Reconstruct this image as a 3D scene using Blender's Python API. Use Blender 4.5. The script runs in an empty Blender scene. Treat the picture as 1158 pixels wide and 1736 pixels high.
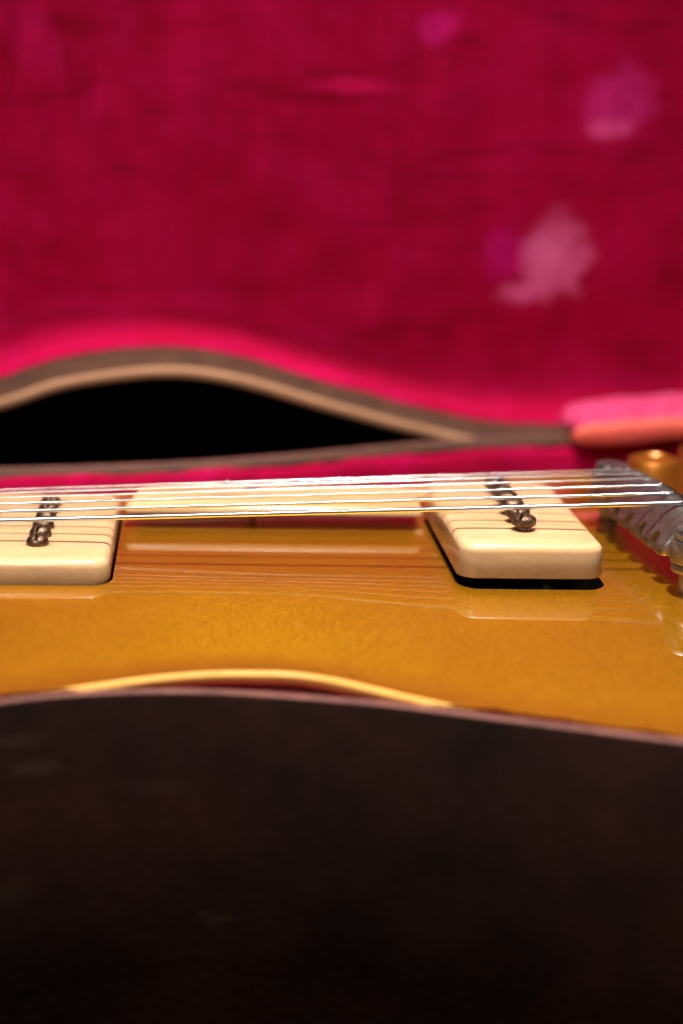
import bpy, bmesh, math, random
import numpy as np
from mathutils import Vector, Matrix, noise
random.seed(7)
S = 0.001                      # everything below is laid out in millimetres
scene = bpy.context.scene
col = scene.collection

# ------------------------------------------------------------------ camera
cd = bpy.data.cameras.new('camera')
cam = bpy.data.objects.new('camera', cd); col.objects.link(cam)
right = Vector((0.99570, -0.08546, 0.03576)); up = Vector((-0.01340, 0.24904, 0.96840)); back = Vector((-0.09167, -0.96471, 0.24683))
cam.matrix_world = Matrix(((right.x, up.x, back.x, -82.03*S), (right.y, up.y, back.y, -476.84*S), (right.z, up.z, back.z, 145.2*S), (0, 0, 0, 1)))
cd.sensor_fit = 'HORIZONTAL'; cd.sensor_width = 24.0; cd.lens = 57.63
cd.clip_start = 0.01; cd.clip_end = 50
cd.dof.use_dof = True; cd.dof.focus_distance = 0.511; cd.dof.aperture_fstop = 4.3; cd.dof.aperture_blades = 0
scene.camera = cam

# ------------------------------------------------------------------ light
world = bpy.data.worlds.new('World'); scene.world = world; world.use_nodes = True
bg = world.node_tree.nodes['Background']
bg.inputs['Color'].default_value = (1.0, 0.86, 0.76, 1); bg.inputs['Strength'].default_value = 0.05

def area(name, loc, target, size, watts, colour):
    ld = bpy.data.lights.new(name, 'AREA'); ld.shape = 'DISK'; ld.size = size; ld.energy = watts; ld.color = colour
    o = bpy.data.objects.new(name, ld); col.objects.link(o); o.location = loc
    o.rotation_euler = (Vector(target) - Vector(loc)).to_track_quat('-Z', 'Y').to_euler()
    return o
key = area('ceiling_lamp', (0.02, -0.15, 1.35), (0.0, -0.13, 0), 0.16, 3.7, (1.0, 0.94, 0.86)); key.data.spread = math.radians(50)
area('added_fill_light', (-0.7, -0.75, 1.25), (0, 0.1, 0.05), 0.7, 5.5, (1.0, 0.88, 0.80))  # added fill, unseen, brightens the faces turned to the camera
lid_fill = area('added_lid_fill', (-0.30, -0.95, 0.95), (-0.05, 0.28, 0.36), 0.30, 1.0, (1.0, 0.90, 0.88)); lid_fill.data.spread = math.radians(52)  # added unseen lamp, narrowed to brighten the lid lining

scene.view_settings.view_transform = 'Standard'; scene.view_settings.look = 'None'
scene.view_settings.exposure = 0.0; scene.view_settings.gamma = 1.0
scene.cycles.max_bounces = 8; scene.cycles.glossy_bounces = 5; scene.cycles.transmission_bounces = 6
scene.cycles.caustics_reflective = False; scene.cycles.caustics_refractive = False
scene.cycles.use_denoising = True

# ------------------------------------------------------------------ materials
class NT:
    def __init__(self, name):
        self.m = bpy.data.materials.new(name); self.m.use_nodes = True
        self.t = self.m.node_tree; self.n = self.t.nodes; self.b = self.n['Principled BSDF']
        self.co = self.n.new('ShaderNodeTexCoord')
    def link(self, a, b): self.t.links.new(a, b)
    def mapping(self, scale=(1, 1, 1), rot=(0, 0, 0)):
        mp = self.n.new('ShaderNodeMapping'); mp.inputs['Scale'].default_value = scale; mp.inputs['Rotation'].default_value = rot
        self.link(self.co.outputs['Object'], mp.inputs['Vector']); return mp.outputs[0]
    def noise(self, scale, detail=4, rough=0.55, vec=None, dist=0.0):
        t = self.n.new('ShaderNodeTexNoise'); t.inputs['Scale'].default_value = scale; t.inputs['Detail'].default_value = detail
        t.inputs['Roughness'].default_value = rough; t.inputs['Distortion'].default_value = dist
        self.link(vec or self.co.outputs['Object'], t.inputs['Vector']); return t.outputs['Fac']
    def voronoi(self, scale, feature='F1', vec=None, out='Distance'):
        t = self.n.new('ShaderNodeTexVoronoi'); t.feature = feature; t.inputs['Scale'].default_value = scale
        self.link(vec or self.co.outputs['Object'], t.inputs['Vector']); return t.outputs[out]
    def ramp(self, fac, stops):
        r = self.n.new('ShaderNodeValToRGB'); e = r.color_ramp.elements
        while len(e) < len(stops): e.new(0.5)
        for el, (p, c) in zip(e, stops):
            el.position = p; el.color = (c, c, c, 1) if not hasattr(c, '__len__') else (*c, 1)
        self.link(fac, r.inputs[0]); return r.outputs[0]
    def math(self, op, a, b=None, clamp=False):
        m = self.n.new('ShaderNodeMath'); m.operation = op; m.use_clamp = clamp
        for i, v in enumerate((a, b)):
            if v is None: continue
            if hasattr(v, 'links'): self.link(v, m.inputs[i])
            else: m.inputs[i].default_value = v
        return m.outputs[0]
    def mix(self, fac, a, b, mode='MIX'):
        m = self.n.new('ShaderNodeMix'); m.data_type = 'RGBA'; m.blend_type = mode
        for sock, v in ((m.inputs[0], fac), (m.inputs[6], a), (m.inputs[7], b)):
            if hasattr(v, 'links'): self.link(v, sock)
            elif hasattr(v, '__len__'): sock.default_value = (*v, 1)
            else: sock.default_value = v
        return m.outputs[2]
    def set(self, **kw):
        for k, v in kw.items():
            s = self.b.inputs[k.replace('_', ' ')]
            if hasattr(v, 'links'): self.link(v, s)
            elif hasattr(v, '__len__') and len(v) == 3 and s.type == 'RGBA': s.default_value = (*v, 1)
            else: s.default_value = v
        return self
    def bump(self, h, strength, dist=0.001, coat=False):
        b = self.n.new('ShaderNodeBump'); b.inputs['Strength'].default_value = strength; b.inputs['Distance'].default_value = dist
        self.link(h, b.inputs['Height']); self.link(b.outputs[0], self.b.inputs['Coat Normal' if coat else 'Normal'])

def m_gold():
    k = NT('gold_lacquer')
    fl = k.voronoi(1900, out='Color')
    sep = k.n.new('ShaderNodeSeparateColor'); k.link(fl, sep.inputs[0])
    big = k.noise(28, 4, 0.6); fine = k.noise(420, 3, 0.6)
    c = k.mix(k.ramp(big, [(0.2, 0.0), (0.85, 1.0)]), (0.70, 0.335, 0.014), (0.84, 0.445, 0.022))
    c = k.mix(k.math('MULTIPLY', k.ramp(fine, [(0.35, 0.0), (0.75, 1.0)]), 0.04), c, (0.42, 0.16, 0.012))
    c = k.mix(k.math('MULTIPLY', k.math('POWER', sep.outputs[0], 3.0), 0.34), c, (0.95, 0.62, 0.12))
    # greenish wear and grime by the bridge
    # lacquer checking: thin darker cracks
    vc = k.voronoi(75, 'DISTANCE_TO_EDGE', vec=k.mapping((1.0, 0.22, 1), (0, 0, 0.2)))
    gate = k.ramp(k.noise(20, 2), [(0.56, 0.0), (0.68, 1.0)])
    crack = k.math('MULTIPLY', k.ramp(vc, [(0.0, 1.0), (0.012, 0.0)]), gate)
    c = k.mix(k.math('MULTIPLY', crack, 0.28), c, (0.16, 0.05, 0.008))
    # dust specks
    v2 = k.voronoi(230); sp = k.ramp(v2, [(0.05, 1.0), (0.085, 0.0)])
    dg = k.ramp(k.noise(14, 2), [(0.50, 0.0), (0.64, 1.0)])
    speck = k.math('MULTIPLY', sp, dg)
    c = k.mix(k.math('MULTIPLY', speck, 0.7), c, (0.9, 0.75, 0.55))
    ro = k.math('ADD', k.math('MULTIPLY', sep.outputs[1], 0.08), 0.35)
    k.set(Base_Color=c, Metallic=0.92, Roughness=ro, Coat_Weight=1.0, Coat_Roughness=k.math('ADD', 0.006, k.math('MULTIPLY', k.noise(60, 5), 0.016)), Coat_IOR=1.65, Coat_Tint=(1.0, 0.86, 0.55))
    k.bump(k.math('ADD', k.noise(55, 3), k.math('MULTIPLY', crack, -0.25)), 0.012, 0.001, coat=True)
    return k.m
def m_cream():
    k = NT('aged_cream_plastic')
    g = k.noise(60, 5, 0.6, vec=k.mapping((0.35, 3.0, 3.0)))
    c = k.mix(k.ramp(g, [(0.3, 0.0), (0.75, 1.0)]), (0.84, 0.575, 0.31), (0.76, 0.455, 0.21))
    d = k.math('MULTIPLY', k.ramp(k.noise(130, 6, 0.7), [(0.56, 0.0), (0.78, 1.0)]), 0.35)
    c = k.mix(d, c, (0.40, 0.20, 0.09))
    s = k.math('MULTIPLY', k.ramp(k.voronoi(330), [(0.06, 1.0), (0.11, 0.0)]), k.ramp(k.noise(45, 2), [(0.60, 0.0), (0.66, 1.0)]))
    c = k.mix(k.math('MULTIPLY', s, 0.7), c, (0.12, 0.05, 0.02))
    wv = k.math('MULTIPLY', k.ramp(k.noise(26, 6, 0.7, vec=k.mapping((0.8, 1.6, 2.2)), dist=2.5), [(0.40, 0.0), (0.68, 1.0)]), 0.46)
    c = k.mix(wv, c, (0.50, 0.27, 0.13))
    sx = k.n.new('ShaderNodeSeparateXYZ'); k.link(k.co.outputs['Object'], sx.inputs[0])
    dx = k.math('SUBTRACT', sx.outputs[0], 0.023); dy = k.math('PINGPONG', k.math('SUBTRACT', sx.outputs[1], 0.018), 0.005)
    rr_ = k.math('SQRT', k.math('ADD', k.math('MULTIPLY', dx, dx), k.math('MULTIPLY', dy, dy)))
    gr = k.ramp(k.math('ADD', k.math('MULTIPLY', rr_, 100.0), k.math('MULTIPLY', k.noise(300, 4), 0.25)), [(0.36, 0.75), (0.62, 0.0)])
    gr = k.math('MULTIPLY', gr, k.math('MULTIPLY', k.math('GREATER_THAN', sx.outputs[1], 0.0125), k.math('LESS_THAN', sx.outputs[1], 0.0735)))
    c = k.mix(gr, c, (0.36, 0.17, 0.05))
    k.set(Base_Color=c, Roughness=0.28, Subsurface_Weight=0.25, Subsurface_Radius=(0.003, 0.0018, 0.0008), Subsurface_Scale=0.6, Coat_Weight=0.6, Coat_Roughness=0.12)
    k.bump(k.noise(90, 4), 0.06, 0.001)
    return k.m
def m_metal(name, c1, c2, rough, nscale=180, pit=0.25, metallic=1.0):
    k = NT(name)
    n = k.noise(nscale, 6, 0.65)
    c = k.mix(k.ramp(n, [(0.38, 0.0), (0.66, 1.0)]), c1, c2)
    k.set(Base_Color=c, Metallic=metallic, Roughness=k.math('ADD', rough, k.math('MULTIPLY', k.noise(nscale*2, 4), 0.22)))
    k.bump(k.noise(nscale*4, 4), pit, 0.0003)
    return k.m
def m_wire(name, c1, c2, rough):
    k = NT(name); k.set(Base_Color=k.mix(k.ramp(k.noise(40, 3), [(0.35, 0.0), (0.7, 1.0)]), c1, c2), Metallic=1.0, Roughness=rough)
    return k.m
def m_velvet(name='pink_velvet', stains_and_light=()):
    k = NT(name)
    n1 = k.noise(9, 5, 0.6); n2 = k.noise(38, 5, 0.65)
    c = k.mix(k.ramp(n1, [(0.3, 0.0), (0.7, 1.0)]), (0.38, 0.0008, 0.030), (0.56, 0.0014, 0.062))
    c = k.mix(k.math('MULTIPLY', k.ramp(n2, [(0.45, 0.0), (0.8, 1.0)]), 0.55), c, (0.58, 0.004, 0.12))
    # crushed nap: crease shading painted into the colour, with and across the cloth
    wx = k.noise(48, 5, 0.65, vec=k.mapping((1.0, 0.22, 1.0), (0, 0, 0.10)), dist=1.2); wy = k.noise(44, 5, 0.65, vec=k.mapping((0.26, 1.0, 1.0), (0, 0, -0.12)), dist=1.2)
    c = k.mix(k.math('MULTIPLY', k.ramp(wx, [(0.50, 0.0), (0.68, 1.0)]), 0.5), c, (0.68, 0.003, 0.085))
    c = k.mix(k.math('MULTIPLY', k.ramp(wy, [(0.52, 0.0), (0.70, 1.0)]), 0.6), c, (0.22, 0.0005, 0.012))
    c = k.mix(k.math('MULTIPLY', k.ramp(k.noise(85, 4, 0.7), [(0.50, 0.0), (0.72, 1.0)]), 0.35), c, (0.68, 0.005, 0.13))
    mott = k.ramp(k.noise(170, 5, 0.7), [(0.30, 0.35), (0.62, 1.0)])
    for (x, y, rx, ry, rot, s, colr) in stains_and_light:          # rubbed, bleached patches of the pile; for the cushion a painted highlight
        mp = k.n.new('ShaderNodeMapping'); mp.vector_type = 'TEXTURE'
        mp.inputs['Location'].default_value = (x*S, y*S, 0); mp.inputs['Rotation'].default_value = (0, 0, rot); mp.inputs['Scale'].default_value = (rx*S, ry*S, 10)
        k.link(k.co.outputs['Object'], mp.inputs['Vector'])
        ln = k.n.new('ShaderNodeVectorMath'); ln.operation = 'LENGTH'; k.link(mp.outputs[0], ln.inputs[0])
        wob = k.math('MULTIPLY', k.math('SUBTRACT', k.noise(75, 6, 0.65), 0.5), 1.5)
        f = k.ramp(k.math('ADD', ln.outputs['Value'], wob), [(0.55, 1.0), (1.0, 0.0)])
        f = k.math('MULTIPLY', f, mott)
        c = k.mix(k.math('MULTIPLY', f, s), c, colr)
    k.set(Base_Color=c, Roughness=0.9, Sheen_Weight=0.06, Sheen_Roughness=0.35, Sheen_Tint=(1.0, 0.10, 0.46), Specular_IOR_Level=0.1)
    k.bump(k.math('ADD', n2, k.math('MULTIPLY', k.noise(600, 2), 0.3)), 0.6, 0.002)
    return k.m
def m_plain(name, c1, c2, rough, scale=60, bump=0.2, dist=0.001, stretch=(1, 1, 1), **kw):
    k = NT(name); v = k.mapping(stretch)
    c = k.mix(k.ramp(k.noise(scale, 5, 0.6, vec=v), [(0.3, 0.0), (0.7, 1.0)]), c1, c2)
    k.set(Base_Color=c, Roughness=rough, **kw); k.bump(k.noise(scale*3, 4, vec=v), bump, dist)
    return k.m
def m_leatherette():
    k = NT('brown_leatherette')
    c = k.mix(k.ramp(k.noise(22, 5, 0.6), [(0.35, 0.0), (0.7, 1.0)]), (0.006, 0.0022, 0.0016), (0.022, 0.0062, 0.0036))
    sc = k.math('MULTIPLY', k.ramp(k.noise(42, 3, 0.5, vec=k.mapping((0.7, 1, 1.6))), [(0.73, 0.0), (0.80, 1.0)]), 0.35)
    c = k.mix(sc, c, (0.06, 0.035, 0.022))
    for (x, z, rx, rz, st) in ((-156, 93, 7, 2.5, 0.8), (-151, 85, 8, 3, 1.0), (-158, 51, 6, 6, 0.7), (-120, 78, 9, 3, 0.35), (60, 70, 10, 3, 0.3), (10, 40, 14, 4, 0.25)):   # scuffs
        mp = k.n.new('ShaderNodeMapping'); mp.vector_type = 'TEXTURE'; mp.inputs['Location'].default_value = (x*S, 0, z*S); mp.inputs['Scale'].default_value = (rx*S, 100, rz*S)
        k.link(k.co.outputs['Object'], mp.inputs['Vector']); ln = k.n.new('ShaderNodeVectorMath'); ln.operation = 'LENGTH'; k.link(mp.outputs[0], ln.inputs[0])
        f = k.ramp(k.math('ADD', ln.outputs['Value'], k.math('MULTIPLY', k.math('SUBTRACT', k.noise(160, 5, 0.7), 0.5), 2.2)), [(0.4, 1.0), (1.1, 0.0)])
        c = k.mix(k.math('MULTIPLY', f, st*0.13), c, (0.075, 0.05, 0.034))
    k.set(Base_Color=c, Roughness=0.75, Specular_IOR_Level=0.08)
    k.bump(k.math('ADD', k.voronoi(420), k.noise(200, 3)), 0.15, 0.0004)
    return k.m

M = dict(
    gold=m_gold(), cream=m_cream(), velvet=m_velvet(),
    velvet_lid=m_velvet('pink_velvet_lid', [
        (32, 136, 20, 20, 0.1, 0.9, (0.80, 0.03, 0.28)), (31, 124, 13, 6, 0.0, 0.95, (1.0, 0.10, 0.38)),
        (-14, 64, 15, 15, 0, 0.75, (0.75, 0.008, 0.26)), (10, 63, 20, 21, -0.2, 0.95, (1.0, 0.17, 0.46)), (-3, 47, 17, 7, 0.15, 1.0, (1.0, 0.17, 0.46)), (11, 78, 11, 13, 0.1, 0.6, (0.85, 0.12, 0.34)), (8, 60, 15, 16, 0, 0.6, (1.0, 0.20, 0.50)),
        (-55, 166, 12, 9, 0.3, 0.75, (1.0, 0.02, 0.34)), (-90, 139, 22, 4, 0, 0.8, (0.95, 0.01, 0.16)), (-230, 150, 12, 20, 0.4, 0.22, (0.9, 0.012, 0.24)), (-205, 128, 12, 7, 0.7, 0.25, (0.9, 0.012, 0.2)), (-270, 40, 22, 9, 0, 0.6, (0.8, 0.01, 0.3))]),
    velvet_lit=m_velvet('lit_pink_velvet', [(0, 0, 900, 900, 0, 0.5, (0.9, 0.16, 0.38))]),  # paler copy for the cushion top, its highlight painted into the colour
    wood=m_plain('bare_plywood', (0.50, 0.24, 0.12), (0.66, 0.36, 0.20), 0.7, 90, 0.3, 0.0006, (0.3, 2, 2)),
    lip=m_plain('brown_lip_tape', (0.055, 0.022, 0.011), (0.11, 0.045, 0.022), 0.75, 70),
    worn=m_plain('worn_rim_leatherette', (0.10, 0.030, 0.022), (0.21, 0.072, 0.052), 0.8, 120, 0.4),
    leather=m_leatherette(),
    mahogany=m_plain('dark_mahogany', (0.10, 0.022, 0.012), (0.16, 0.04, 0.018), 0.4, 60, 0.05, 0.001, (0.3, 3, 3), Coat_Weight=0.8, Coat_Roughness=0.08),
    binding=m_plain('amber_binding', (0.92, 0.55, 0.15), (0.84, 0.44, 0.09), 0.3, 60, 0.05, Coat_Weight=0.7, Coat_Roughness=0.1),
    cavity=m_plain('cavity_black', (0.006, 0.005, 0.004), (0.012, 0.009, 0.007), 0.8, 60),
    nickel=m_metal('aged_nickel', (0.42, 0.405, 0.395), (0.25, 0.235, 0.225), 0.30, 300, 0.14),
    screw=m_metal('tarnished_screw', (0.22, 0.14, 0.09), (0.07, 0.04, 0.03), 0.30, 520, 0.7),
    steel=m_wire('wound_string_steel', (0.50, 0.53, 0.56), (0.42, 0.44, 0.47), 0.14),
    plain_steel=m_wire('plain_string_steel', (0.66, 0.68, 0.70), (0.58, 0.60, 0.62), 0.24),
    amber=m_plain('amber_knob', (0.55, 0.20, 0.015), (0.40, 0.12, 0.010), 0.42, 40, 0.03, Metallic=0.75, Coat_Weight=0.5, Coat_Roughness=0.25),
    rosewood=m_plain('rosewood', (0.045, 0.018, 0.010), (0.09, 0.035, 0.018), 0.5, 80, 0.1, 0.001, (0.3, 3, 3)),
    coral=m_plain('coral_satin', (0.92, 0.13, 0.075), (0.86, 0.10, 0.08), 0.6, 60, 0.2, Sheen_Weight=0.3),
    cloth=m_plain('black_cloth', (0.0008, 0.0008, 0.0008), (0.0015, 0.0013, 0.0013), 1.0, 60, Specular_IOR_Level=0.0),
)

# ------------------------------------------------------------------ mesh helpers
def link_mesh(name, verts, faces, mats, parent=None, fm=None, smooth=True, weld=False, recalc=True, sharp=None):
    me = bpy.data.meshes.new(name); me.from_pydata([(x*S, y*S, z*S) for x, y, z in verts], [], faces)
    for m in (mats if isinstance(mats, (list, tuple)) else [mats]): me.materials.append(m)
    if fm is not None:
        for p, i in zip(me.polygons, fm): p.material_index = i
    if weld or recalc:
        bm = bmesh.new(); bm.from_mesh(me)
        if weld: bmesh.ops.remove_doubles(bm, verts=bm.verts, dist=1e-6); bmesh.ops.dissolve_degenerate(bm, edges=bm.edges, dist=1e-7)
        if recalc: bmesh.ops.recalc_face_normals(bm, faces=bm.faces)
        bm.to_mesh(me); bm.free()
    if smooth:
        me.polygons.foreach_set('use_smooth', [True]*len(me.polygons))
        if sharp is not None: me.set_sharp_from_angle(angle=math.radians(sharp))
    o = bpy.data.objects.new(name, me); col.objects.link(o)
    if parent: o.parent = parent
    return o
def empty(name, loc=(0, 0, 0)):
    o = bpy.data.objects.new(name, None); col.objects.link(o); o.location = Vector(loc)*S; o.empty_display_size = 0.02
    return o
def put(o, parent, loc=(0, 0, 0), rz=0.0):
    o.parent = parent; o.location = Vector(loc)*S; o.rotation_euler = (0, 0, rz); return o
def loft(rings, closed=True, cap0=False, cap1=False):
    n = len(rings[0]); v = [p for r in rings for p in r]; f = []
    for i in range(len(rings)-1):
        for j in range(n if closed else n-1):
            k = (j+1) % n; f.append((i*n+j, i*n+k, (i+1)*n+k, (i+1)*n+j))
    if cap0: f.append(tuple(range(n))[::-1])
    if cap1: f.append(tuple((len(rings)-1)*n+j for j in range(n)))
    return v, f
def lathe(profile, seg=32, cap0=True, cap1=True):
    return loft([[(r*math.cos(2*math.pi*j/seg), r*math.sin(2*math.pi*j/seg), z) for j in range(seg)] for r, z in profile], True, cap0, cap1)
def catmull(pts, per=8, closed=False):
    P = [np.array(p, float) for p in pts]; n = len(P); out = []
    g = (lambda i: P[i % n]) if closed else (lambda i: P[i] if 0 <= i < n else (2*P[0]-P[1] if i < 0 else 2*P[-1]-P[-2]))
    for i in range(n if closed else n-1):
        a, b, c, d = g(i-1), g(i), g(i+1), g(i+2)
        for s in range(per):
            t = s/per
            out.append(0.5*((2*b)+(c-a)*t+(2*a-5*b+4*c-d)*t*t+(3*b-a-3*c+d)*t**3))
    if not closed: out.append(P[-1])
    return np.array(out)
def ring_of(near, far): return np.vstack([near, far[1:-1][::-1]])
def halves(ring, n): return ring[:n], np.vstack([ring[:1], ring[n:][::-1], ring[n-1:n]])
def area2(r): return 0.5*np.sum(r[:, 0]*np.roll(r[:, 1], -1)-np.roll(r[:, 0], -1)*r[:, 1])
def offset(r, d):                                             # inwards for d > 0
    t = np.roll(r, -1, 0)-np.roll(r, 1, 0); t /= np.linalg.norm(t, axis=1)[:, None]+1e-9
    nrm = np.stack([-t[:, 1], t[:, 0]], 1)*(1 if area2(r) > 0 else -1)
    return r+nrm*d
def dist_to(ring, pts):
    a = ring; b = np.roll(ring, -1, 0); ab = b-a; out = np.full(len(pts), 1e9)
    for i in range(len(a)):
        t = np.clip(((pts-a[i])@ab[i])/(ab[i]@ab[i]+1e-12), 0, 1)
        out = np.minimum(out, np.linalg.norm(pts-a[i]-t[:, None]*ab[i], axis=1))
    return out
def smooth01(x): x = np.clip(x, 0, 1); return x*x*(3-2*x)
def boolean(o, cutters, op='DIFFERENCE'):
    for c in cutters:
        m = o.modifiers.new('cut', 'BOOLEAN'); m.operation = op; m.object = c; m.solver = 'EXACT'
    dg = bpy.context.evaluated_depsgraph_get(); dg.update()
    me = bpy.data.meshes.new_from_object(o.evaluated_get(dg)); o.modifiers.clear()
    old = o.data; o.data = me; bpy.data.meshes.remove(old)
    for c in cutters:
        d = c.data; bpy.data.objects.remove(c); bpy.data.meshes.remove(d)
def rrect(x0, x1, y0, y1, r, n=7):
    out = []
    for cx, cy, a0 in ((x1-r, y0+r, -90), (x1-r, y1-r, 0), (x0+r, y1-r, 90), (x0+r, y0+r, 180)):
        for i in range(n+1):
            a = math.radians(a0+90*i/n); out.append((cx+r*math.cos(a), cy+r*math.sin(a)))
    return out
def box_mesh(name, x0, x1, y0, y1, z0, z1, mat, r=None):
    loop = rrect(x0, x1, y0, y1, r) if r else [(x0, y0), (x1, y0), (x1, y1), (x0, y1)]
    v, f = loft([[(x, y, z0) for x, y in loop], [(x, y, z1) for x, y in loop]], True, True, True)
    return link_mesh(name, v, f, mat, smooth=False)

# ------------------------------------------------------------------ ground under the case
g = link_mesh('tabletop', [(-3000, -2500, -112.6), (3000, -2500, -112.6), (3000, 3500, -112.6), (-3000, 3500, -112.6)], [(0, 1, 2, 3)], M['cloth'], smooth=False)
g['kind'] = 'structure'; g['label'] = 'black surface under the guitar case'

# ------------------------------------------------------------------ the case
case = empty('guitar_case', (30, 60, -112)); case['label'] = 'open brown leatherette guitar case with worn pink velvet lining'; case['category'] = 'guitar case'
CL = Vector((30, 60, -112))
def fit(pts):                                                # world mm -> local to the case empty
    return [(p[0]-CL.x, p[1]-CL.y, p[2]-CL.z) for p in pts]

def tray(name, near, far, frame, depth, floor, mats, lip, flat_z=None, per=8, velvet='velvet', wall=7.0, draft=0.0):
    O, U, V, W = frame
    n_, f_ = catmull(near, per), catmull(far, per); nn = len(n_)
    ring = ring_of(n_, f_)
    W3 = lambda r, w: [tuple(O+U*p[0]+V*p[1]+W*w) for p in r]
    shell_ring = lambda d, w: W3(offset(ring, d), w)
    root = empty(name); root.parent = case
    # outer shell: leatherette wrapped over the wall, bevelled foot
    rings = [shell_ring(0.8, 0.4), shell_ring(0, 1.5), shell_ring(0, depth*0.5), shell_ring(0, depth-4), shell_ring(4, depth)]
    if flat_z is not None:
        for k, zz in ((3, flat_z+4), (4, flat_z)): rings[k] = [(p[0], p[1], zz) for p in rings[k]]
        rings[2] = [(p[0], p[1], (p[2]+flat_z)/2-2) for p in rings[2]]
    v, f = loft(rings); base = len(v)-len(ring); N = len(ring)
    for i in range(nn-1):                                    # closing panel as strips between the halves
        a = base+i; b = base+i+1
        c = base+(N-i if i > 0 else 0); d = base+(N-i-1 if i+1 < nn-1 else nn-1)
        q = []
        for t in (a, b, d, c):
            if t not in q: q.append(t)
        if len(q) > 2: f.append(tuple(q))
    link_mesh('shell', fit(v), f, mats['shell'], root, sharp=40)
    # rim: the cut edge of the wall
    v, f = loft([shell_ring(0.8, 0.4), shell_ring(1.6, -0.4), shell_ring(wall-1.4, -0.4), shell_ring(wall, 0.6)])
    link_mesh('rim', fit(v), f, mats['rim'], root)
    if lip:
        v, f = loft([shell_ring(wall, 0.6), shell_ring(wall+0.2+draft*lip*0.5, lip*0.5), shell_ring(wall+0.2+draft*lip, lip+3)])
        link_mesh('lip', fit(v), f, mats['lip'], root)
    # velvet lining: padded wall, rounded corner, quilted floor
    prof = [(wall+0.3+draft*lip, lip+0.2), (wall+1.6+draft*lip, lip+1.2), (wall+2.2+draft*(lip+5), lip+5)] + [(wall+2.6+draft*(lip+5+(floor-6-lip-5)*t), lip+5+(floor-6-lip-5)*t) for t in (0.35, 0.7, 1.0)]
    rr = [offset(ring, d) for d, w in prof]; vv = []; ff = []; R = []
    for (d, w), r in zip(prof, rr):
        pts = W3(r, w); out = []
        for p, q2 in zip(pts, r):
            k = noise.noise(Vector((p[0]*0.035, p[1]*0.035, p[2]*0.05)))*1.6+noise.noise(Vector((p[0]*0.11, p[1]*0.11, p[2]*0.2+5)))*1.6
            out.append(tuple(Vector(p)+W*k*0.8) if w < lip+3 else p)
        R.append(out)
    v, f = loft(R); N = len(ring); b0 = len(v)-N
    h1, h2 = halves(rr[-1], nn); K = 44
    G = []
    for i in range(nn):
        for j in range(K+1):
            s = j/K; s = 0.5-0.5*math.cos(math.pi*s)
            G.append(h1[i]*(1-s)+h2[i]*s)
    G = np.array(G); D = dist_to(rr[-1], G)
    for (p, d) in zip(G, D):
        w = floor-6*(1-min(d/9, 1))**2
        amp = min(d/12, 1)
        w += amp*(noise.noise(Vector((p[0]*0.012, p[1]*0.02, 3)))*3.2+noise.noise(Vector((p[0]*0.05, p[1]*0.022, 9)))*2.2+noise.noise(Vector((p[0]*0.028, p[1]*0.075, 19)))*1.9)
        v.append(tuple(O+U*p[0]+V*p[1]+W*w))
    g0 = b0+N
    for i in range(nn-1):
        for j in range(K):
            a = g0+i*(K+1)+j; f.append((a, a+1, a+K+2, a+K+1))
    # lining kept in the lid's own plane coordinates so that its marks stay with the cloth
    Mx = Matrix((( U.x, V.x, W.x, O.x*S), (U.y, V.y, W.y, O.y*S), (U.z, V.z, W.z, O.z*S), (0, 0, 0, 1)))
    inv = Matrix(((U.x, V.x, W.x), (U.y, V.y, W.y), (U.z, V.z, W.z))).inverted()
    lv = [tuple(inv@(Vector(p)-O)) for p in v]
    o = link_mesh('lining', lv, f, M[velvet], root, weld=True)
    o.matrix_local = Matrix.Translation(-CL*S)@Mx
    return root

# base tray, rim plane tips up a little towards the hinge side
baseF = (Vector((0, 0, -5.55)), Vector((1, 0, 0)), Vector((0, 1, 0.0327)), Vector((0, 0, -1)))
bn = [(-790, 43), (-786, -15), (-740, -32), (-620, -36), (-480, -42), (-380, -75), (-290, -112), (-225, -122), (-175, -106), (-130, -79), (-85, -71.5), (-39, -78), (-10, -86.5), (41, -103), (110, -124), (180, -133), (250, -112), (305, -50), (325, 43)]
bf = [(-790, 43), (-786, 101), (-740, 118), (-620, 122), (-480, 126), (-400, 140), (-330, 152), (-265, 158), (-205, 154), (-156, 156), (-88, 169), (-39, 186), (24, 212), (85, 229), (140, 238), (190, 236), (250, 210), (305, 136), (325, 43)]
tray('case_base', bn, bf, baseF, 100, 57, dict(shell=M['leather'], rim=M['worn'], lip=M['lip']), 0.6, flat_z=-112, wall=3.4)

# lid, hinged on the far side
yaw, lean = math.radians(6), math.radians(-7)
U = Vector((math.cos(yaw), math.sin(yaw), 0)); Nn = Vector((-math.sin(yaw), math.cos(yaw), 0)); Zv = Vector((0, 0, 1))
V = Zv*math.cos(lean)+Nn*math.sin(lean); W = Nn*math.cos(lean)-Zv*math.sin(lean)
lidF = (Vector((85, 228, 2.0)), U, V, W)
ln_ = [(-830, 130), (-826, 80), (-760, 62), (-560, 50), (-420, 30), (-345, 8), (-290, 2), (-248, 10.5), (-219, 20), (-180, 24.9), (-150, 21.5), (-111, 10.2), (-65, -2.0), (-25, -10), (30, -11), (80, -9), (150, 18), (215, 80), (240, 190)]
lf_ = [(-830, 130), (-826, 195), (-760, 210), (-560, 222), (-420, 260), (-345, 285), (-290, 300), (-248, 304), (-219, 302), (-180, 297), (-150, 293), (-111, 291), (-65, 294), (-25, 300), (30, 308), (80, 314), (150, 312), (215, 270), (240, 190)]
tray('lid', ln_, lf_, lidF, 84, 72, dict(shell=M['leather'], rim=M['wood'], lip=M['lip']), 23.0, wall=5.6, velvet='velvet_lid', draft=0.085)

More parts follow.
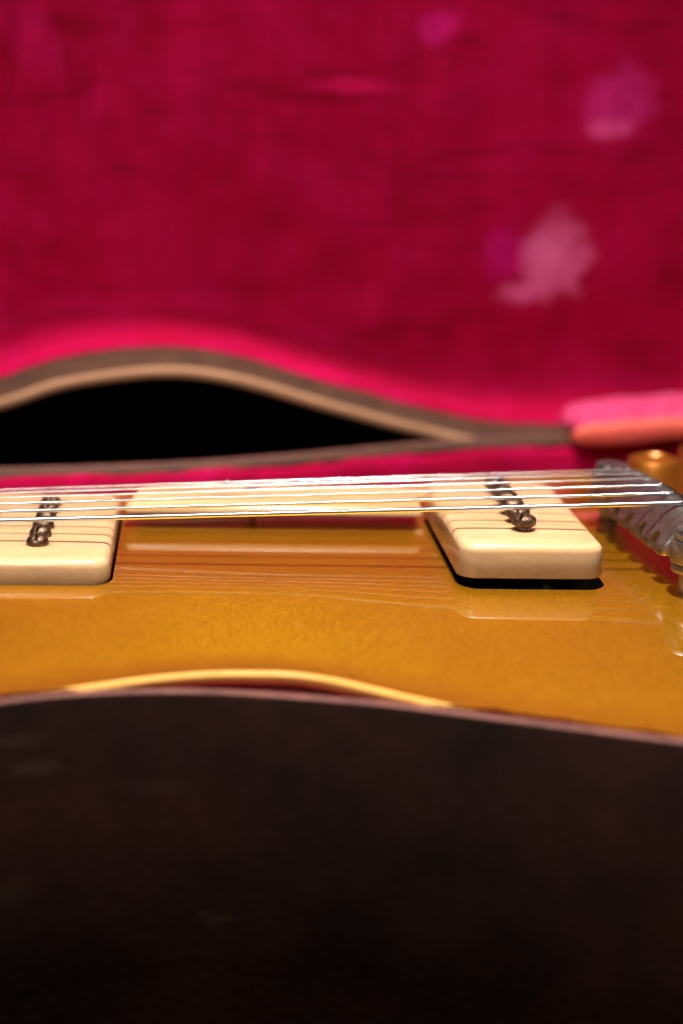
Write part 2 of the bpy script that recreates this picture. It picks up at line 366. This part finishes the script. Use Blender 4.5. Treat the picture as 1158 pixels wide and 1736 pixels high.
# padded cushion with a coral tape along its front, by the hinge
pad = empty('hinge_cushion'); pad.parent = case
def xsweep(prof, xs, drop):
    rings = []
    for x in xs:
        e = min((x-xs[0])/13.0, (xs[-1]-x)/13.0, 1.0); k = math.sqrt(max(0.02, 1-(1-e)**2))
        cy = sum(p[0] for p in prof)/len(prof); cz = sum(p[1] for p in prof)/len(prof)
        rings.append([(x, cy+(y-cy)*k+0.10*(x-85), cz+(z-cz)*k+drop*(x-85)+0.9*noise.noise(Vector((x*.09, y*.1, z*.1)))) for y, z in prof])
    return loft(rings, True, True, True)
xs = [82+i*3 for i in range(25)]
prof = catmull([(217, 8.0), (222, 11), (230, 14.0), (238, 15), (244, 12), (243, 4), (232, 3), (219, 4)], 4, True)
v, f = xsweep(prof, xs, 0.075); link_mesh('velvet_pad', fit(v), f, M['velvet_lit'], pad)
prof = catmull([(213.5, 0), (212.6, 5), (213.6, 7.6), (216, 9.0), (218, 7.5), (218, 1), (216, -0.6)], 4, True)
v, f = xsweep(prof, [83+i*3 for i in range(24)], 0.07); link_mesh('coral_tape', fit(v), f, M['coral'], pad)

# ------------------------------------------------------------------ the guitar
gtr = empty('electric_guitar'); gtr['label'] = 'gold top electric guitar with cream pickups lying in the pink lined case'; gtr['category'] = 'guitar'
Nb = [(-262, 43), (-260, 5), (-245, -50), (-215, -84), (-180, -86), (-150, -80), (-117, -65.5), (-87, -53.2), (-64, -50.3), (-45, -54.3), (-11, -77), (30, -97), (80, -112), (130, -116), (190, -98), (232, -40), (250, 43)]
Fb = [(-262, 43), (-261, 54), (-255, 66), (-225, 75), (-192, 90), (-174, 118), (-150, 146), (-115, 148), (-80, 139), (-50, 138), (-11, 158), (30, 182), (80, 198), (130, 202), (190, 184), (232, 126), (250, 43)]
n_, f_ = catmull(Nb, 10), catmull(Fb, 10); nn = len(n_); bring = ring_of(n_, f_); N = len(bring)
ZE = -10.0
_d = np.linspace(0, 70, 701); _sl = np.interp(_d, [0, 3, 12, 42, 58, 70], [0, 0, 1, 1, 0, 0]); _sl = np.convolve(np.pad(_sl, 25, mode='edge'), np.ones(51)/51, 'valid')
_zz = np.r_[0, np.cumsum(_sl[:-1])]; _zz = ZE+(-ZE)*_zz/_zz[-1]
NX, NY = n_[:, 0], n_[:, 1]; FX, FY = f_[:, 0], f_[:, 1]
def carve(d, P):                                            # arched top: long even slope, flat recurve at the edge
    yn = np.interp(P[:, 0], NX, NY); yf = np.interp(P[:, 0], FX, FY)
    t = np.minimum((P[:, 1]-yn)*50/np.maximum(50, -yn), (yf-P[:, 1])*50/np.maximum(50, yf-86))
    e = np.minimum(d, np.where((P[:, 0] > -140) & (P[:, 0] < 150), t, np.where(P[:, 0] >= 150, t+(d-t)*smooth01((P[:, 0]-150)/60), d*0+t+(d-t)*smooth01((-140-P[:, 0])/60))))
    return np.interp(e, _d, _zz)
K = 60; h1, h2 = halves(offset(bring, 0.0), nn)
G = []
for i in range(nn):
    for j in range(K+1):
        s = j/K; s = 0.6*s+0.4*(0.5-0.5*math.cos(math.pi*s)); G.append(h1[i]*(1-s)+h2[i]*s)
G = np.array(G); D = dist_to(bring, G); Zt = carve(D, G)
v = [(p[0], p[1], z) for p, z in zip(G, Zt)]; f = []; fm = []
for i in range(nn-1):
    for j in range(K):
        a = i*(K+1)+j; f.append((a, a+1, a+K+2, a+K+1)); fm.append(0)
o0 = len(v)
v += [(p[0], p[1], -60) for p in G]
for i in range(nn-1):
    for j in range(K):
        a = o0+i*(K+1)+j; f.append((a, a+K+1, a+K+2, a+1)); fm.append(1)
for i in range(nn-1):
    a = i*(K+1); f.append((a, a+K+1, o0+a+K+1, o0+a)); fm.append(1)
    a = i*(K+1)+K; f.append((a+K+1, a, o0+a, o0+a+K+1)); fm.append(1)
body = link_mesh('body', v, f, [M['gold'], M['mahogany'], M['cavity']], gtr, fm, weld=True, sharp=45)
XL = -152.0
cuts = [box_mesh('cut', 0.5, 47.0, -0.4, 87.0, -25, 12, M['cavity'], 6.5), box_mesh('cut', XL-0.8, XL+46.7, -0.5, 86.6, -25, 12, M['cavity'], 6.5)]
boolean(body, cuts)
body.data.polygons.foreach_set('use_smooth', [True]*len(body.data.polygons)); body.data.set_sharp_from_angle(angle=math.radians(35))
# binding
br = lambda d, z: [(p[0], p[1], z) for p in offset(bring, d)]
v, f = loft([br(1.7, -10.6), br(1.6, -9.85), br(0.6, -9.8), br(-0.25, -10.3), br(-0.35, -11), br(-0.35, -13.2), br(0.8, -13.4)])
link_mesh('binding', v, f, M['binding'], gtr)

# pickups
def pickup(X0, zb, zt, tilt=0.0):
    rings = []
    prof = [(0.9, zb), (0.25, zb+0.15), (0.0, zb+0.7), (0.35, zt-2.6)]
    for i in range(1, 7):
        a = math.radians(90*i/6); prof.append((0.35+2.6*(1-math.cos(a)), zt-2.6+2.6*math.sin(a)))
    prof += [(8, zt+0.12), (16, zt+0.18)]
    for d, z in prof:
        r = max(0.6, 6.2-d); rings.append([(x, y, z) for x, y in rrect(d, 46-d, d, 86-d, r, 8)])
    v, f = loft(rings, True, True, True)
    o = link_mesh('pickup', v, f, M['cream'], gtr, sharp=60); o.location = (X0*S, 0, 0); return o
pkR = pickup(0, 2.5, 13.4); pkL = pickup(XL, -1.2, 6.9)
# pole screws: two screw kinds, slots cut once, mesh data shared
v, f = lathe([(2.0, -1), (2.0, 1.5), (2.9, 1.55), (3.4, 1.95), (3.45, 3.6), (3.25, 4.0), (2.6, 4.55), (1.5, 4.95), (0.4, 5.1)], 36)
sA = link_mesh('pole_screw', v, f, M['screw'], sharp=38); boolean(sA, [box_mesh('cut', -6, 6, -0.5, 0.5, 3.6, 9, M['screw'])])
v, f = lathe([(2.0, -1), (3.3, -0.2), (3.5, 0.1), (3.45, 1.2), (3.1, 2.0), (2.3, 2.8), (1.3, 3.25), (0.4, 3.35)], 36)
sB = link_mesh('pole_screw', v, f, M['screw'], sharp=38); boolean(sB, [box_mesh('cut', -6, 6, -0.5, 0.5, 1.9, 9, M['screw'])])
def share(o): c = o.copy(); col.objects.link(c); return c
rotA = [1.05, 1.35, 0.35, 2.2, 0.9, 1.7]; rotB = [1.50, 1.2, 0.4, 2.5, 1.55, 1.6]; lift = [0, .1, .3, .2, .1, 0]
for i in range(6):
    put(sA if i == 0 else share(sA), pkR, (23, 18+10*i, 13.45+lift[i]), rotA[i]).scale = (1.13, 1.13, 1.05)
    put(sB if i == 0 else share(sB), pkL, (23, 18+10*i, 6.95+lift[i]*0.5), rotB[i])

# pickguard
pg = [(-104.5, 65), (-2.2, 65), (-2.2, 90), (16, 90), (20, 94), (8, 97), (-40, 98), (-80, 97), (-100, 92)]
def rounded(poly, r=2.5, n=4):
    out = []; m = len(poly)
    for i in range(m):
        p0, p, p1 = (np.array(poly[(i+k) % m], float) for k in (-1, 0, 1))
        a = p+(p0-p)/np.linalg.norm(p0-p)*r; b = p+(p1-p)/np.linalg.norm(p1-p)*r
        for t in range(n+1):
            s = t/n; out.append(tuple((1-s)**2*a+2*s*(1-s)*p+s*s*b))
    return np.array(out)
pr = rounded(pg, 3)
rg = lambda d, z: [(p[0], p[1], z) for p in offset(pr, d)]
v, f = loft([rg(0.5, 5.2), rg(0, 5.5), rg(0.1, 7.2), rg(0.7, 7.9)], True, True, True)
pgo = link_mesh('pickguard', v, f, M['cream'], gtr, sharp=50)
for sx, sy in ((-60, 92), (8, 93)):
    v, f = lathe([(1.2, -3), (1.2, 7.8), (2.6, 8.0), (2.4, 8.6), (1.2, 9.1), (0.2, 9.2)], 20)
    o = link_mesh('mounting_screw', v, f, M['nickel'], sharp=40); put(o, pgo, (sx, sy, 0))

# wraparound tailpiece bridge
sec = catmull([(0, 9.3), (0.1, 12.0), (2.4, 15.2), (5.6, 19.4), (8.6, 21.8), (11, 22.2), (14, 21.2), (17, 17.8), (18, 13.8), (17, 10.2), (14, 8.8), (7, 8.5), (1.2, 8.6)], 5, True)
Xf = lambda y: 63.2-0.08*(y-18)
crown = lambda y: 1.4*(1-min(1.3, ((y-43)/25.0)**2))
def bar_ring(y, k=1.0):
    out = []
    for s, z in sec:
        zz = 15+(z-15)*k; ss = 9+(s-9)*k
        out.append((Xf(y)+ss, y, zz+crown(y)*max(0, (zz-9)/13.2)))
    return out
ys = [4.6, 5.0, 6.0]+[7.5+2.0*i for i in range(36)]+[80, 81, 81.4]
ks = [0.80, 0.9, 0.97]+[1.0]*36+[0.97, 0.9, 0.8]
v, f = loft([bar_ring(y, k) for y, k in zip(ys, ks)], True, True, True)
bar = link_mesh('tailpiece', v, f, M['nickel'], gtr, sharp=50)
cuts = []
for i in range(6):
    y = 13.5+11.8*i; pts = []
    for t in range(9):
        a = math.pi*t/8; pts.append((2.5*math.cos(a), 12.3+2.5*math.sin(a)))
    pts = [(2.5, 4)]+pts+[(-2.5, 4)]
    v, f = loft([[(Xf(y)+xx, y+p, z) for p, z in pts] for xx in (-4, 9)], True, True, True)
    cuts.append(link_mesh('cut', v, f, M['nickel'], smooth=False))
boolean(bar, cuts)
bar.data.polygons.foreach_set('use_smooth', [True]*len(bar.data.polygons)); bar.data.set_sharp_from_angle(angle=math.radians(40))
for yc, sg in ((-2.5, 1), (88.5, -1)):
    xc = Xf(yc)+(7.2 if sg > 0 else 11.5)
    # open fork that hooks round the stud
    po = []; pi_ = []
    for t in range(15):
        a = math.radians(-60+300*t/14-90+0)+0
        a = math.radians(90*sg)+math.radians(-150+300*t/14)
        po.append((xc+7.0*math.cos(a), yc+7.6*math.sin(a))); pi_.append((xc+4.1*math.cos(a), yc+4.1*math.sin(a)))
    loop = po+pi_[::-1]
    cy = sum(p[1] for p in loop)/len(loop); cx = sum(p[0] for p in loop)/len(loop)
    sc = lambda k, z: [(cx+(x-cx)*k, cy+(y-cy)*k, z) for x, y in loop]
    v, f = loft([sc(0.97, 9.6), sc(1, 10.2), sc(1, 15.6), sc(0.96, 16.4)], True, True, True)
    link_mesh('fork', v, f, M['nickel'], bar, sharp=40)
    v, f = lathe([(3.6, -6), (3.6, 6.5), (6.2, 6.6), (6.4, 7.0), (6.4, 8.6), (6.1, 9.0), (3.9, 9.1), (3.9, 16.6), (5.8, 16.7), (6.1, 17.1), (6.1, 19.2), (5.6, 19.9), (0.3, 20.2)], 36)
    st = link_mesh('stud', v, f, M['nickel'], sharp=38); boolean(st, [box_mesh('cut', -9, 9, -0.8, 0.8, 18.4, 25, M['nickel'])])
    put(st, bar, (xc, yc, 0), 0.6)
    v, f = lathe([(0.3, 0), (1.3, 0), (1.5, 0.3), (1.5, 5)], 18)
    ss = link_mesh('set_screw', v, f, M['nickel'], sharp=40); put(ss, bar, (xc+3.5, cy+3.0*sg, 12.5), 0); ss.rotation_euler = (math.radians(-90)*sg, 0, 0)

# strings
def tube(path, radii, seg=10):
    P = np.array(path); T = np.gradient(P, axis=0); T /= np.linalg.norm(T, axis=1)[:, None]
    side = np.tile(np.array([0, 1.0, 0]), (len(P), 1)); side -= (side*T).sum(1)[:, None]*T; side /= np.linalg.norm(side, axis=1)[:, None]
    upv = np.cross(T, side); rings = []
    for p, a, b, r in zip(P, side, upv, radii):
        rings.append([tuple(p+r*(math.cos(2*math.pi*j/seg)*a+math.sin(2*math.pi*j/seg)*b)) for j in range(seg)])
    return loft(rings, True, True, True)
dia = [1.65, 1.2, 0.92, 0.60, 0.50, 0.42]; XN = -560.0
for i in range(6):
    yb = 18+10*i; r = dia[i]/2; yn = 43+(yb-43)*0.7
    fr = i/5.0
    # contact over the ridge then round the back of the bar
    wrap = []
    for s, z in catmull([(7.4, 21.2), (8.6, 21.8), (11, 22.2), (14, 21.2), (17, 17.8), (18, 13.8)], 6):
        wrap.append((s, z))
    wr = []
    for k in range(len(wrap)):
        a = wrap[max(0, k-1)]; b = wrap[min(len(wrap)-1, k+1)]; t = np.array([b[0]-a[0], b[1]-a[1]]); t /= np.linalg.norm(t)
        s = wrap[k][0]-t[1]*r*1.02; z = wrap[k][1]+t[0]*r*1.02
        if t[1] < 0.10: wr.append((Xf(yb)+s, yb, z+crown(yb)*max(0, (z-9)/13.2)))
    end = np.array(wr[0]); zn = {0: -4.6, 1: -4.4, 2: -4.3, 3: -4.5, 4: -5.2, 5: -6.3}[i]
    start = np.array([XN, yn, zn-0.0])
    L = np.linalg.norm(end-start)
    if i < 3:
        pitch = (0.56, 0.44, 0.36)[i]; m = int(L/pitch); ts = []; rs = []
        for k in range(m):
            for u_, rr_ in ((0.0, 0.88), (0.3, 1.0), (0.7, 1.0)): ts.append((k+u_)/m); rs.append(r*rr_)
        path = [start+(end-start)*t for t in ts]; rad = rs
        # ribbed wrap too
        W_ = np.array(wr); sl = np.r_[0, np.cumsum(np.linalg.norm(np.diff(W_, axis=0), axis=1))]; k = 0; q = 0.0
        while q < sl[-1]:
            path.append(np.array([np.interp(q, sl, W_[:, c]) for c in range(3)])); rad.append(r*(0.88, 1.0, 1.0)[k % 3]); q += pitch/3; k += 1
        seg = 9
    else:
        path = [start+(end-start)*t for t in np.linspace(0, 0.995, 30)]+[np.array(p) for p in wr]; rad = [r]*len(path); seg = 14
    v, f = tube(path, rad, seg)
    link_mesh('string', v, f, M['steel' if i < 3 else 'plain_steel'], gtr, recalc=False)

# neck and fingerboard, carried on past the frame
v, f = loft([[(x, 43+wd*math.cos(a), zt+(-dp*math.sin(a) if math.sin(a) > 0 else 0)) for a in [math.pi*k/14 for k in range(15)]] for x, wd, dp, zt in ((-235, 28, 26, -6), (-300, 27, 24, -9), (-450, 23.5, 20, -14), (-560, 21.5, 19, -18))], True, True, True)
link_mesh('neck', v, f, M['mahogany'], gtr, sharp=50)
v, f = loft([[(x, 43-wd, zt), (x, 43-wd, zt+4.5), (x, 43, zt+6), (x, 43+wd, zt+4.5), (x, 43+wd, zt)] for x, wd, zt in ((-155, 28.5, 0.4), (-235, 27.5, -5.9), (-560, 21.5, -17.8))], True, True, True)
link_mesh('fingerboard', v, f, M['rosewood'], gtr, smooth=False)
link_mesh('headstock', *loft([[(-560, 20, -30), (-600, 0, -36), (-730, 0, -50), (-740, 43, -51), (-730, 86, -50), (-600, 86, -36), (-560, 66, -30)], [(-560, 20, -16), (-600, 0, -22), (-730, 0, -36), (-740, 43, -37), (-730, 86, -36), (-600, 86, -22), (-560, 66, -16)]], True, True, True), M['rosewood'], gtr, smooth=False)
box = box_mesh('nut', -565, -560, 21.5, 64.5, -18, -5, M['cream'], 1.5); box.parent = gtr

# control knobs
v, f = lathe([(9.5, 0), (12.6, 0), (12.8, 0.8), (12.4, 2.6), (11.6, 4.2), (11.2, 5), (11.0, 9.2), (10.6, 9.8), (10.4, 10.6), (10.2, 15.6), (9.4, 16.8), (8.2, 17.2), (7.6, 16.6), (0.3, 16.4)], 48)
kn = link_mesh('control_knob', v, f, M['amber'], sharp=35)
def top_z(x, y): return float(carve(dist_to(bring, np.array([[x, y]])), np.array([[x, y]]))[0])
for i, (x, y) in enumerate(((96, 128), (128, 166), (152, 112), (182, 148))):
    put(kn if i == 0 else share(kn), gtr, (x, y, top_z(x, y)+0.9), i*0.7)
